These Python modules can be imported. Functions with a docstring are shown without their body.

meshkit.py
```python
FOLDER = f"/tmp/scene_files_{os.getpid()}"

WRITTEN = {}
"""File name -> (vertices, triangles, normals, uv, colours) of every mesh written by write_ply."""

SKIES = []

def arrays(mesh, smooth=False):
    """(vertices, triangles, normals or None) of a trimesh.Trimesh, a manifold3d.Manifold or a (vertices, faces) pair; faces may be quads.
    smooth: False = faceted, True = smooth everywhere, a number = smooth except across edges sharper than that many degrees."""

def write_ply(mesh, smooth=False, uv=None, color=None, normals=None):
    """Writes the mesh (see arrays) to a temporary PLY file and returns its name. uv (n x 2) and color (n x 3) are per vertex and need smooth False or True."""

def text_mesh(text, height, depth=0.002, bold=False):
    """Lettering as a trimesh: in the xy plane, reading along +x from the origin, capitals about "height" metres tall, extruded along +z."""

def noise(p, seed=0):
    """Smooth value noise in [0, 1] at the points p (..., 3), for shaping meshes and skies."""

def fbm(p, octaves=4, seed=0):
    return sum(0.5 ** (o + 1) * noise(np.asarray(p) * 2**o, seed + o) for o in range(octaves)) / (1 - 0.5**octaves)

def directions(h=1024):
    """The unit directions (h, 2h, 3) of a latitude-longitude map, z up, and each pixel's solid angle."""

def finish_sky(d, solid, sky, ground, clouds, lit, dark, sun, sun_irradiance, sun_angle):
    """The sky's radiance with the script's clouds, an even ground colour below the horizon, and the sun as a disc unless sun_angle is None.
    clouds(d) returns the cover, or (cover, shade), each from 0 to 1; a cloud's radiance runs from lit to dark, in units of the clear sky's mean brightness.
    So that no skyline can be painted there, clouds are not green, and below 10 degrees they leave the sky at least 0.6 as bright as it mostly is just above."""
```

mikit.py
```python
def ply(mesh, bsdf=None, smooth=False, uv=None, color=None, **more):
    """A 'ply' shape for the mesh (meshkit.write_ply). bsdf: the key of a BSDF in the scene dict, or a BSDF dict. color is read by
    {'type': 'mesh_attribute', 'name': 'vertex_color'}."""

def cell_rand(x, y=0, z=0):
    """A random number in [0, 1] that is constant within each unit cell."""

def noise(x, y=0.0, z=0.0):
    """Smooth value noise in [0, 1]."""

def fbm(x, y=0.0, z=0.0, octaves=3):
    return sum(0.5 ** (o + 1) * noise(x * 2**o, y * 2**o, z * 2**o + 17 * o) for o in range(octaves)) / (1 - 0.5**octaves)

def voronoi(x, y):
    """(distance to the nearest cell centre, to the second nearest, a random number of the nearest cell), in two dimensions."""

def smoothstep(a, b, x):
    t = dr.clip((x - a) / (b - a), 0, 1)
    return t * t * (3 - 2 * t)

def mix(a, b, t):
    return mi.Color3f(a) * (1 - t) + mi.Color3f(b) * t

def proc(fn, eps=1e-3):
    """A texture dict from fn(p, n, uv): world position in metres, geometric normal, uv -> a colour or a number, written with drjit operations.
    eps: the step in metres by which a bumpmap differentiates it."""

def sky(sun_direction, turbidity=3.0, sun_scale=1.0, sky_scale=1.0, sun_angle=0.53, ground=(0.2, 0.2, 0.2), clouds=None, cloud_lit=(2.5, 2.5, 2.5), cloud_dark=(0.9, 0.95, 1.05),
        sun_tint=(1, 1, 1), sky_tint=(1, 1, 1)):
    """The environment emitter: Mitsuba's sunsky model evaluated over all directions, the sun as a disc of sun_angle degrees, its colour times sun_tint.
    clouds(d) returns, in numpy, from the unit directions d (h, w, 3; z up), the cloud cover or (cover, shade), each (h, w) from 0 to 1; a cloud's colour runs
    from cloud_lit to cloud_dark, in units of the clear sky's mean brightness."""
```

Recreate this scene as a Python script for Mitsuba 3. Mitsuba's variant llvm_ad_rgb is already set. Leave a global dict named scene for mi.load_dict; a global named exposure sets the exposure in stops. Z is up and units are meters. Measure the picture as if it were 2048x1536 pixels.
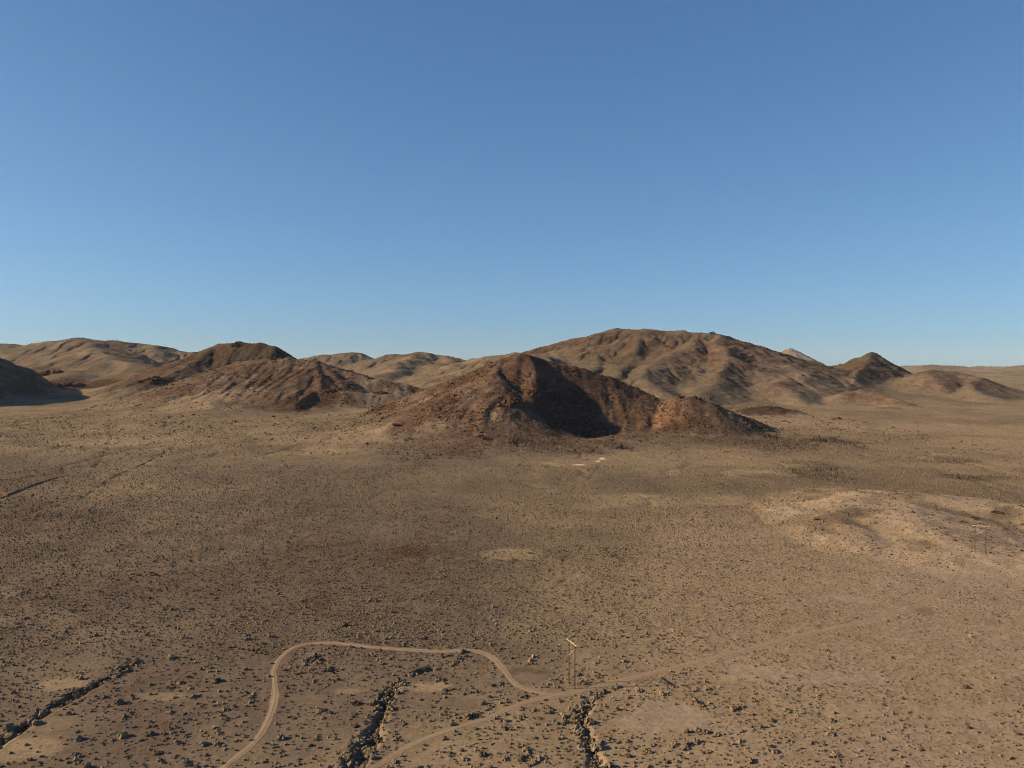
import math, numpy as np, trimesh, mitsuba as mi, mikit, meshkit, drjit as dr
from mikit import proc, noise as pnoise, smoothstep as pstep, mix as pmix

# ---------------------------------------------------------------- camera, sky, exposure
scene, labels = {}, {}
T = mi.ScalarTransform4f
CAM = (0.0, 0.0, 120.0)                                   # a drone 120 m above the flat
PITCH = math.atan(-23/1420)
scene['camera'] = {'type': 'perspective', 'fov': 2*math.degrees(math.atan(1024/1420)), 'fov_axis': 'x', 'near_clip': 1.0, 'far_clip': 60000.0,
    'to_world': T().look_at(origin=CAM, target=(0, math.cos(PITCH), CAM[2] + math.sin(PITCH)), up=(0, 0, 1))}
SUN = (-0.912, -0.085, 0.405)                             # low morning sun from the left
scene['sky'] = mikit.sky(SUN, turbidity=3.0, sun_scale=1.25, sun_tint=(1.0, 0.97, 0.95), sky_scale=0.70, sky_tint=(0.55, 0.79, 1.05), ground=(0.16, 0.12, 0.08))
exposure = 2.55
rng = np.random.default_rng(7)

HILLS = {   # name: (crest rounding, rockiness, [(width per height, crest line (x, y, z))])
 'rocky_hill': (5, 0.9, [
   (1.5, [(-10.7,1262.0,148.4),(5.3,1255.0,151.8),(23.0,1255.0,152.7),(67.5,1262.0,140.4),(125.3,1262.0,128.0),(173.2,1255.0,112.9),(215.7,1245.0,93.7),(256.5,1230.0,74.9)]),
   (1.35, [(256.5,1230.0,74.9),(275.1,1205.0,79.3),(298.8,1198.0,77.8)]),
   (1.75, [(298.8,1198.0,77.0),(325.0,1195.0,71.2),(357.3,1190.0,58.8),(399.3,1190.0,42.8),(439.4,1185.0,28.1),(475.2,1170.0,18.5)]),
   (1.5, [(5.3,1255.0,151.8),(-34.6,1262.0,135.1),(-70.5,1268.0,117.3),(-106.9,1275.0,93.1),(-138.4,1275.0,66.1)]),
   (1.35, [(22.8,1245.0,149.8),(42.1,1195.0,125.9),(35.6,1150.0,101.4),(29.9,1118.0,83.0)]),
   (1.35, [(29.9,1118.0,83.0),(9.3,1098.0,80.6),(-10.7,1080.0,76.6)]),
   (2.0, [(-10.7,1080.0,76.6),(-28.7,1045.0,42.7),(-48.7,1000.0,10.7)]),
   (2.4, [(-21.2,1255.0,145.6),(-33.0,1200.0,120.0),(-47.4,1140.0,83.9),(-71.2,1075.0,44.2)]),
   (5.0, [(154.0,1060.0,14.6),(289.0,1090.0,16.2),(426.5,1150.0,21.9),(479.1,1140.0,15.5),(519.0,1105.0,7.8)]),
   (5.5, [(-133.3,1000.0,19.2),(-85.1,900.0,14.0),(-26.0,838.0,9.4),(22.4,880.0,14.5),(81.8,920.0,16.2),(143.8,990.0,15.3)]),
  ]),
 'dark_cliff_hill': (6, 0.8, [
   (1.55, [(-983.7,2170.0,161.2),(-929.1,2150.0,179.0),(-871.2,2120.0,202.0),(-803.8,2100.0,214.6),(-737.6,2080.0,209.3),(-694.4,2060.0,199.7),(-620.1,2030.0,165.7)]),
   (3.0, [(-871.2,2120.0,202.0),(-897.8,1950.0,140.6),(-905.1,1800.0,101.0),(-898.3,1680.0,72.7)]),
   (3.2, [(-700.9,1830.0,132.9),(-671.3,1820.0,149.5),(-606.4,1780.0,158.8),(-556.3,1760.0,154.7),(-494.8,1740.0,148.2)]),
   (1.8, [(-494.8,1740.0,148.2),(-387.8,1700.0,118.8),(-273.6,1660.0,99.0),(-212.6,1640.0,84.2),(-156.7,1600.0,61.4)]),
   (3.2, [(-671.3,1820.0,149.5),(-693.1,1700.0,111.6),(-693.3,1540.0,67.9),(-694.4,1430.0,36.4)]),
   (3.0, [(-556.3,1760.0,154.7),(-542.4,1660.0,116.5),(-535.9,1540.0,76.6),(-538.2,1430.0,39.4)]),
   (1.7, [(-494.8,1740.0,148.2),(-443.5,1640.0,114.2),(-417.9,1545.0,84.1),(-443.4,1450.0,58.7)]),
   (1.25, [(-416.6,1540.0,84.2),(-325.5,1520.0,79.3),(-241.4,1530.0,73.7),(-163.8,1560.0,62.9)]),
  ]),
 'shaded_hill': (6, 0.35, [
   (1.35, [(-1334.8,1400.0,120.0),(-1346.0,1550.0,180.0),(-1344.5,1700.0,195.3),(-1405.5,1950.0,166.7),(-1459.3,2150.0,126.1),(-1512.7,2350.0,88.6),(-1545.9,2600.0,46.7)]),
  ]),
 'grassy_hill': (40, 0.2, [
   (3.6, [(-3583.0,4300.0,256.2),(-2882.6,4000.0,246.7),(-2577.9,3800.0,253.7),(-2340.6,3600.0,272.0),(-2103.0,3500.0,292.4),(-1930.8,3500.0,275.1),(-1783.2,3500.0,255.4),(-1561.7,3500.0,223.4),(-1340.2,3500.0,191.4)]),
   (3.6, [(-2103.0,3500.0,292.4),(-1739.8,3000.0,204.4),(-1361.9,2600.0,143.8),(-1148.4,2350.0,120.0)]),
   (3.6, [(-2577.9,3800.0,253.7),(-1972.5,3000.0,162.2),(-1538.5,2500.0,120.0)]),
   (3.6, [(-4582.4,5500.0,332.8),(-4195.5,5500.0,325.1),(-3885.6,5500.0,348.3),(-3731.1,5500.0,325.1),(-3499.5,5500.0,263.2)]),
  ]),
 'low_hill': (25, 0.3, [
   (3.2, [(-1313.7,4300.0,189.6),(-1135.2,4200.0,223.5),(-957.8,4200.0,235.3),(-854.4,4200.0,202.8)]),
   (3.2, [(-844.0,3700.0,146.0),(-732.4,3600.0,185.9),(-601.1,3500.0,213.6),(-527.2,3500.0,216.1),(-472.9,3500.0,228.4),(-404.0,3500.0,206.2),(-305.5,3500.0,198.8),(-194.6,3500.0,176.7),(-81.4,3400.0,143.9)]),
   (3.2, [(-472.9,3500.0,228.4),(-473.1,3000.0,151.7),(-483.3,2600.0,110.8)]),
   (3.2, [(-305.5,3500.0,198.8),(-283.9,2800.0,129.9),(-277.2,2400.0,86.2)]),
   (3.2, [(-178.7,2700.0,133.3),(-108.0,2600.0,158.4),(-62.2,2600.0,185.9),(-7.3,2600.0,195.0),(65.9,2600.0,187.7),(141.8,2650.0,174.1)]),
   (3.2, [(-238.6,2200.0,89.0),(-172.6,2150.0,120.0),(-96.9,2150.0,138.2),(-37.2,2200.0,133.9)]),
  ]),
 'mountain_ridge': (22, 0.6, [
   (2.9, [(83.6,3300.0,182.7),(171.2,3200.0,203.3),(235.0,3150.0,233.0),(307.6,3100.0,255.2),(377.6,3050.0,289.5),(434.7,3000.0,305.7),(500.1,2950.0,294.3),(563.0,2900.0,295.4),(653.6,2850.0,286.4),(740.7,2800.0,273.6),(784.3,2780.0,272.5),(843.6,2750.0,249.6),(911.1,2720.0,227.2),(999.5,2700.0,203.6),(1086.6,2680.0,176.6),(1149.2,2650.0,151.7),(1237.6,2600.0,120.0)]),
   (2.9, [(434.7,3000.0,305.7),(350.3,2750.0,216.8),(263.6,2400.0,136.9),(190.8,2150.0,89.7)]),
   (2.9, [(563.0,2900.0,295.4),(415.3,2500.0,172.8),(319.5,2150.0,104.9),(281.5,1850.0,61.4)]),
   (2.9, [(740.7,2800.0,273.6),(516.9,2400.0,170.7),(393.4,2100.0,105.2),(405.3,1850.0,67.9)]),
   (2.9, [(784.3,2780.0,272.5),(728.1,2400.0,170.7),(600.4,2100.0,97.8),(490.0,1850.0,61.4)]),
   (2.9, [(930.2,2720.0,221.4),(935.1,2600.0,187.7),(964.4,2420.0,131.9),(970.0,2200.0,84.4)]),
   (2.9, [(953.1,2350.0,120.0),(773.9,2050.0,83.9),(744.2,1900.0,59.8)]),
  ]),
 'cone_hill': (5, 0.6, [
   (1.9, [(1216.9,2900.0,144.5),(1298.5,2900.0,152.7),(1336.2,2850.0,164.1),(1371.6,2820.0,183.5),(1405.1,2800.0,196.8),(1440.3,2780.0,172.8),(1475.2,2700.0,129.5),(1454.3,2500.0,86.6),(1477.2,2450.0,68.2)]),
   (1.9, [(1405.1,2800.0,196.8),(1198.8,2500.0,120.0),(1055.5,2250.0,77.2)]),
  ]),
 'knoll': (12, 0.55, [
   (2.8, [(1401.5,2500.0,93.6),(1425.0,2480.0,111.3),(1450.7,2450.0,132.1),(1511.2,2450.0,125.2),(1532.5,2350.0,101.8),(1581.1,2300.0,76.3),(1623.1,2250.0,55.0),(1745.4,2200.0,34.8)]),
   (2.8, [(1450.7,2450.0,132.1),(1369.1,2320.0,108.6),(1334.2,2200.0,73.5)]),
   (2.8, [(1532.5,2350.0,101.8),(1355.0,2100.0,68.2),(1354.1,2000.0,51.0),(1382.4,1950.0,23.8)]),
  ]),
 'low_mound': (12, 0.25, [
   (4.6, [(272.8,580.0,15.6),(289.9,590.0,19.2),(316.0,600.0,19.2),(347.0,595.0,18.3),(379.3,580.0,17.2),(405.0,560.0,15.2),(432.0,520.0,15.3)]),
   (4.2, [(272.8,580.0,15.6),(244.7,528.0,11.8),(237.8,480.0,9.8)]),
   (6.0, [(320.3,600.0,18.3),(296.1,520.0,15.3),(287.9,465.0,11.6),(316.1,440.0,9.6)]),
  ]),
 'rock_bench': (3, 0.8, [
   (2.5, [(501.3,1560.0,40.9),(545.3,1560.0,44.2),(587.3,1555.0,44.4),(625.0,1545.0,36.2)]),
   (2.5, [(914.8,1950.0,69.2),(956.0,1950.0,74.7),(985.1,1900.0,66.5),(984.2,1800.0,50.3)]),
  ]),
}
GULLIES = [   # line, half width, depth
  ([(-168.5,207.2),(-164.5,226.2),(-163.6,239.1),(-161.8,255.1),(-157.7,269.9),(-153.9,279.8),(-155.7,289.4)], 3.0, 2.2),
  ([(-46.9,197.4),(-47.6,213.5),(-46.1,226.8),(-45.2,243.3),(-44.9,257.5),(-43.6,267.3),(-42.4,274.3)], 3.6, 2.6),
  ([(26.1,197.4),(25.5,213.5),(25.1,226.8),(23.8,239.8),(25.9,249.8),(30.3,257.5),(39.3,266.5)], 2.8, 2.0),
  ([(-473.1,617.9),(-474.5,656.1),(-480.1,705.3),(-481.1,745.6),(-470.7,776.3)], 2.6, 2.6),
  ([(-476.6,809.7),(-517.3,895.1),(-601.6,1063.3),(-719.2,1260.6)], 1.8, 1.2),
  ([(-397.3,651.1),(-424.6,762.4),(-434.5,850.3),(-468.8,1000.7)], 1.6, 1.1),
  ([(163.7,1215.5),(155.0,1076.8),(140.4,994.8)], 3.0, 2.6),
  ([(108.6,850.3),(85.9,755.6),(57.1,641.2),(36.6,539.2)], 1.2, 0.5),
  ([(-36.8,278.9),(-31.3,283.1),(-24.1,286.0),(-20.4,290.4),(-17.2,296.6)], 2.2, 2.3),
  ([(-82.9,289.4),(-80.1,294.5),(-71.2,279.8)], 1.8, 1.1),
]
ROADS = [   # line, half width
  ([(-89.7,202.2),(-86.3,213.5),(-82.7,227.5),(-83.6,243.3),(-86.7,258.3),(-91.2,270.8),(-94.4,279.8),(-96.0,291.9),(-93.8,303.5),(-86.3,309.1),(-72.9,308.0),(-56.8,303.5),(-32.8,300.3),(-19.0,300.8),(-9.6,295.5),(-3.6,282.1),(1.1,269.0),(8.5,261.9),(15.8,259.5),(25.3,262.3),(39.9,270.3)], 1.65),
  ([(37.8,269.0),(54.3,277.5),(77.1,289.4),(102.0,302.4),(129.2,316.6),(158.5,331.0),(184.4,344.5),(205.2,356.1),(225.7,376.0),(252.6,403.9),(289.3,446.6)], 1.8),
  ([(14.8,257.9),(4.7,253.6),(-7.6,242.9),(-20.6,234.1),(-31.1,225.9),(-40.1,213.5),(-48.0,202.2)], 1.4),
]
BARE = [ (1930,1085,260,80,.62,.06),   # x, y, rx, ry, strength, tone
  (319.8,499.4,91.8,154.2,0.62,0.06),
  (49.2,242.2,16.3,9.4,0.95,0.05),
  (115.9,274.3,29.2,7.4,0.8,0.0),
  (99.2,282.1,10.0,4.8,0.8,0.0),
  (-17.8,253.6,9.9,6.3,0.95,0.5),
  (5.5,276.1,7.8,7.0,1,0.55),
  (-102.1,286.9,7.3,5.0,0.95,0.5),
  (-168.4,268.6,11.4,5.3,0.7,0.15),
  (-154.5,238.1,10.1,5.5,0.8,0.4),
  (-153.2,223.8,11.1,6.1,0.8,0.2),
  (173.4,367.8,11.7,6.5,0.8,0.02),
  (-75.3,256.3,7.3,4.0,0.8,0.4),
  (118.4,246.9,10.5,4.4,0.6,0.1),
  (152.8,248.7,21.2,5.3,0.6,0.05),
  (162.3,239.1,6.8,3.5,0.6,0.05),
  (-32.9,266.5,11.3,6.9,0.7,0.15),
  (-60.3,262.3,7.4,3.3,0.6,0.2),
  (204.9,352.4,5.5,6.8,1,0.45),
  (192.9,641.2,22.6,25.2,0.5,0.1),
  (-130.8,258.3,11.0,4.0,0.5,0.2),
  (-26.6,215.2,9.2,3.4,0.7,0.3),
  (-181.4,289.4,8.2,4.0,0.7,0.45),
  (75.1,226.8,4.8,3.7,0.6,0.1),
  (81.2,268.6,7.6,4.4,0.5,0.3),
  (216.7,316.6,13.5,6.1,0.3,0.0),
]
BRUSHY = [   # x, y, rx, ry
  (65,959,85,54),
  (-10,1019,43,68),
  (378,1039,103,86),
  (465,1054,45,45),
  (349,803,42,60),
  (526,881,56,30),
  (485,758,75,18),
  (142,976,28,36),
  (-108,881,56,61),
  (372,1156,49,54),
]
STRAW = [   # x, y, rx, ry
  (-235,1486,136,229),
  (-246,1076,106,115),
  (-245,906,58,42),
  (-5,458,19,13),
  (455,1357,191,102),
  (771,1248,176,133),
  (717,1052,89,57),
  (102,639,54,37),
  (-685,1486,115,140),
  (-556,1019,86,54),
  (350,639,72,23),
  (272,615,30,24),
  (267,795,67,24),
]
TAILINGS = [
  (111.1,869.9,6.1,12.2),
  (103.4,851.8,4.2,10.7),
  (78.1,826.1,8.7,6.7),
  (73.7,324.0,0.7,3.8),
]
HOLLOWS = [   # x, y, rx, ry, depth
  (67,1180,26,50,8),
  (92,1125,62,75,26),
  (155,1150,45,50,12),
  (244,1130,60,40,6),
]
ZONES = [   # x, y, rx, ry, tone, strength, orange
  (58,1080,357,210,0.66,0.8,0.05),
  (-512,1600,372,260,0.66,0.7,0),
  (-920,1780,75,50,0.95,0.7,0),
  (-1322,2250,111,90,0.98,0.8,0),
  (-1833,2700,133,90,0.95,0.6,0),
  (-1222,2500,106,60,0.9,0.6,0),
  (1400,2350,281,300,0.6,0.6,0),
  (958,1900,120,90,0.62,0.6,0.2),
  (-326,1520,139,45,0.98,0.9,0),
  (-421,1480,73,50,0.9,0.8,0),
  (-189,1545,65,30,1,0.8,0),
  (-464,1420,60,40,0.78,0.7,0),
  (-48,1065,16,45,0.52,0.7,0.55),
  (-88,965,8,20,0.42,0.8,0.8),
  (259,1180,37,35,0.5,0.8,0.8),
  (343,1170,74,35,0.74,0.7,0.25),
  (215,1190,21,40,0.6,0.6,0.5),
  (-111,1090,46,40,0.74,0.5,0.2),
  (49,1255,53,30,0.95,0.7,0),
  (181,1250,70,30,0.95,0.7,0),
  (560,2600,110,300,0.66,0.4,0),
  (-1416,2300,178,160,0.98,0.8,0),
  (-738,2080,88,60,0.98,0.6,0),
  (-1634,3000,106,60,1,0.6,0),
  (-844,3700,182,150,0.7,0.5,0),
  (932,1750,31,40,0.5,0.8,1),
  (564,1550,76,25,0.95,0.8,0),
  (92,1130,72,75,1,1,0),  # shadow of the central hollow, deepened by painting its ground near black
  (38,960,81,45,0.72,0.5,0),
  (-81,930,52,40,0.7,0.45,0.1),
  (459,1130,72,25,0.74,0.5,0),
  (289,575,20,14,0.52,0.6,0.3),
  (235,520,10,18,0.5,0.6,0.35),
  (226,472,13,12,0.5,0.5,0.3),
  (372,545,23,8,0.8,0.5,0),
]
CRAGS = [   # x, y, width, height
  (-11,1078,28,15),
  (5,1095,24,14),
  (-34,985,15,7),
  (-45,992,10,6),
  (-93,1110,14,7),
  (-83,1075,9,5),
  (286,1200,26,6),
  (312,1193,18,6),
  (111,1252,16,5),
  (159,1248,16,6),
  (-390,1520,26,9),
  (-283,1524,30,9),
  (-199,1535,26,8),
  (-450,1470,20,7),
  (-803,2060,30,12),
  (-597,1770,24,9),
  (-913,1790,70,18),
  (783,2775,22,14),
  (-1432,2300,110,26),
  (-1701,2600,100,22),
  (34,1142,22,12),
  (-34,1240,12,5),
  (374,545,9,2.0),
  (347,530,8,1.6),
  (326,512,7,1.3),
]
EROSIONS = 4
N_COL = 720
HAZE = 7e-6

# ---------------------------------------------------------------- noise helpers (numpy)
def hash2(i, j, seed):
    h = (i*374761393 + j*668265263 + seed*974634617) & 0xFFFFFFFF
    h = ((h ^ (h >> 13))*1274126177) & 0xFFFFFFFF
    return ((h ^ (h >> 16)) & 0xFFFF)/65535.0
def vn(x, y, seed=0):
    """smooth value noise in [-1, 1]"""
    i, j = np.floor(x).astype(np.int64), np.floor(y).astype(np.int64)
    fx, fy = x - i, y - j
    fx, fy = fx*fx*fx*(fx*(fx*6 - 15) + 10), fy*fy*fy*(fy*(fy*6 - 15) + 10)
    a = hash2(i, j, seed)*(1 - fx) + hash2(i + 1, j, seed)*fx
    b = hash2(i, j + 1, seed)*(1 - fx) + hash2(i + 1, j + 1, seed)*fx
    return 2*(a*(1 - fy) + b*fy) - 1
def fb(x, y, wl, octaves=4, seed=0, ridged=False):
    """fractal noise with the longest wavelength wl (m), about [-1, 1]"""
    out, amp, tot = 0, 1.0, 0
    for o in range(octaves):
        n = vn(x/wl*2**o*0.8 + y/wl*2**o*0.6 + 37.3*o, y/wl*2**o*0.8 - x/wl*2**o*0.6 - 11.7*o, seed*31 + o)
        out, tot, amp = out + amp*((1 - 2*np.abs(n)) if ridged else n), tot + amp, amp*0.5
    return out/tot
def sstep(a, b, x):
    t = np.clip((x - a)/(b - a), 0, 1)
    return t*t*(3 - 2*t)
def smax(a, b, k):
    h = np.clip(0.5 + 0.5*(a - b)/k, 0, 1)
    return b*(1 - h) + a*h + k*h*(1 - h)
def seg_dist(x, y, p, q):
    dx, dy = q[0] - p[0], q[1] - p[1]
    t = np.clip(((x - p[0])*dx + (y - p[1])*dy)/(dx*dx + dy*dy + 1e-9), 0, 1)
    return np.hypot(x - p[0] - t*dx, y - p[1] - t*dy), t
def line_dist(x, y, pts, reach=60.0):
    """distance to a polyline, exact within reach"""
    best = np.full(np.shape(x), 1e6)
    for p, q in zip(pts, pts[1:]):
        m = (x > min(p[0], q[0]) - reach) & (x < max(p[0], q[0]) + reach) & (y > min(p[1], q[1]) - reach) & (y < max(p[1], q[1]) + reach)
        if m.any():
            best[m] = np.minimum(best[m], seg_dist(x[m], y[m], p, q)[0])
    return best
def spline(pts, n=8):
    """Catmull-Rom through the points"""
    P = np.array(pts, float); P = np.vstack([2*P[0] - P[1], P, 2*P[-1] - P[-2]])
    t = np.linspace(0, 1, n, endpoint=False)[:, None]
    out = [0.5*(2*b + (c - a)*t + (2*a - 5*b + 4*c - d)*t**2 + (3*b - a - 3*c + d)*t**3) for a, b, c, d in zip(P, P[1:], P[2:], P[3:])]
    return np.vstack(out + [P[-2:-1]])

# ---------------------------------------------------------------- the lie of the land
def plain(x, y):
    """the alluvial flat, rising towards the hills, more on the left"""
    left = 1 - sstep(-500, 700, x)
    run = np.maximum(0, y - 640)
    rise = (0.014 + 0.026*left)*run
    rise = rise/np.sqrt(1 + (rise/110)**2)
    fans = 0.8*fb(x, y, 170, 2, 1) + 1.6*fb(x*0.9 - y*0.3, y*0.45 + x*0.1, 190, 3, 9)
    wash = sstep(0.86, 0.99, 1 - np.abs(vn(x/120 + 0.5*vn(x/60, y/60, 93), y/260 + 0.3*vn(x/50, y/50, 94), 95)))
    return rise + (fans - 1.1*wash)*sstep(420, 800, y)

def profile(t):
    """fall of a desert hill away from its crest: a straight slope, then a concave apron of fan"""
    return smax(1 - t, 0.23*np.exp(-0.9*t), 0.09) - 0.003

def hill_height(name, x, y, base):
    rnd, rock, lines = HILLS[name]
    out = np.full(x.shape, 0.0)
    for k, L in lines:
        for p, q in zip(L, L[1:]):
            H0, H1 = (max(2.0, c[2] - float(plain(np.array(c[0]), np.array(c[1])))) for c in (p, q))
            reach = 4.6*k*max(H0, H1) + 20
            m = (x > min(p[0], q[0]) - reach) & (x < max(p[0], q[0]) + reach) & (y > min(p[1], q[1]) - reach) & (y < max(p[1], q[1]) + reach)
            if not m.any():
                continue
            d, t = seg_dist(x[m], y[m], p, q)
            H = H0 + (H1 - H0)*t
            d = np.sqrt(d*d + rnd*rnd) - rnd*0.8
            W = k*H
            out[m] = smax(out[m], H*np.maximum(profile(d/W), 0)*(1 - sstep(2.6, 4.6, d/W)), np.minimum(np.minimum(5.0, 0.15 + 0.06*H), 0.05 + 0.8*np.minimum(out[m], H*np.maximum(profile(d/W), 0))))
    return out

def hills(x, y):
    """height above the plain, and each hill's own height there"""
    # the ground is looked up at warped places, so that feet and spurs wander
    s = np.clip((y - 500)/1500, 0, 1.6)
    wx = x + s*26*fb(x, y, 210, 3, 2) + s*5*fb(x, y, 45, 2, 3)
    wy = y + s*26*fb(x, y, 210, 3, 4) + s*5*fb(x, y, 45, 2, 5)
    each, total = [], np.zeros(x.shape)
    for name in HILLS:
        h = hill_height(name, wx, wy, None)
        each.append(h)
        total = smax(total, h, 0.02 + np.minimum(4.0 + 0.02*np.clip(total, 0, 200), 0.8*np.minimum(total, h)))
    return total, np.array(each)

# a grid of the whole basin, carved by running water (many drops at once)
CELL, GX0, GX1, GY0, GY1 = 5.0, -2700.0, 2800.0, 620.0, 4700.0
gx, gy = np.arange(GX0, GX1, CELL), np.arange(GY0, GY1, CELL)
GX, GY = np.meshgrid(gx, gy)
h_raw, each_grid = hills(GX, GY)
rocky_grid = sum(e**3*HILLS[n][1] for e, n in zip(each_grid, HILLS))/(sum(e**3 for e in each_grid) + 200.0)
Z0 = plain(GX, GY) + h_raw
far_grid = sstep(1300, 2300, GY)
Z = Z0 + ((2.2 + 11*far_grid)*fb(GX, GY, 230, 4, 6) + (1 + 3.5*far_grid)*fb(GX, GY, 120, 3, 8, True) + 1.3*fb(GX, GY, 30, 2, 7))*sstep(8, 80, h_raw)
def erode(Z, drops, steps, seed, capacity=5.0, inertia=0.25):
    ny, nx = Z.shape
    g = np.random.default_rng(seed)
    w = np.clip(h_raw, 3, 120).ravel()
    start = g.choice(Z.size, drops, p=w/w.sum())
    px, py = (start % nx) + g.random(drops), (start // nx) + g.random(drops)
    vx = np.zeros(drops); vy = np.zeros(drops); sed = np.zeros(drops); spd = np.ones(drops); wat = np.ones(drops)
    alive = np.ones(drops, bool)
    for s in range(steps):
        px, py = np.clip(px, 1, nx - 2.01), np.clip(py, 1, ny - 2.01)
        i, j = px.astype(int), py.astype(int); u, v = px - i, py - j
        at = j*nx + i; F = Z.ravel()
        a, b, c, d = F[at], F[at + 1], F[at + nx], F[at + nx + 1]
        dx, dy = ((b - a)*(1 - v) + (d - c)*v)/CELL, ((c - a)*(1 - u) + (d - b)*u)/CELL
        h = a*(1 - u)*(1 - v) + b*u*(1 - v) + c*(1 - u)*v + d*u*v
        vx, vy = vx*inertia - dx*(1 - inertia), vy*inertia - dy*(1 - inertia)
        n = np.hypot(vx, vy) + 1e-9
        vx, vy = vx/n, vy/n
        qx, qy = np.clip(px + vx, 1, nx - 2.01), np.clip(py + vy, 1, ny - 2.01)
        i2, j2 = qx.astype(int), qy.astype(int); u2, v2 = qx - i2, qy - j2; at2 = j2*nx + i2
        h2 = F[at2]*(1 - u2)*(1 - v2) + F[at2 + 1]*u2*(1 - v2) + F[at2 + nx]*(1 - u2)*v2 + F[at2 + nx + 1]*u2*v2
        fall = h - h2
        cap = np.maximum(fall/CELL, 0.004)*spd*wat*capacity
        up = fall < 0
        dep = np.where(up, np.minimum(-fall, sed)*0.5, np.where(sed > cap, (sed - cap)*0.12, 0))
        ero = np.where(~up & (sed <= cap), np.minimum((cap - sed)*0.06, fall*0.3), 0)
        ch = (dep - ero)*alive
        sed = sed - ch
        acc = sum(np.bincount(at + o, weights=ch*wt, minlength=F.size) for o, wt in ((0, (1 - u)*(1 - v)), (1, u*(1 - v)), (nx, (1 - u)*v), (nx + 1, u*v)))
        F += np.clip(acc, -0.12, 0.12)
        spd = np.sqrt(np.maximum(0.05, spd*spd + fall*0.35)).clip(0.2, 4); wat *= 0.985
        px, py = qx, qy
    return Z
for k in range(EROSIONS):
    Z = erode(Z, 90000, 64, 100 + k)
DZ = Z - Z0
edge = np.minimum.reduce([GX - GX0, GX1 - GX, GY - GY0, GY1 - GY])
DZ *= sstep(0, 150, edge)
CARVED = {'rocky_hill': 0.40, 'shaded_hill': 0.5, 'dark_cliff_hill': 0.6, 'low_mound': 0.2, 'mountain_ridge': 0.8, 'grassy_hill': 0.75, 'low_hill': 0.75, 'cone_hill': 0.8, 'knoll': 0.8}
DZ *= sum(e*CARVED.get(n, 1.0) for e, n in zip(each_grid, HILLS))/(sum(each_grid) + 1e-6)*sstep(0.5, 6, h_raw)
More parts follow.
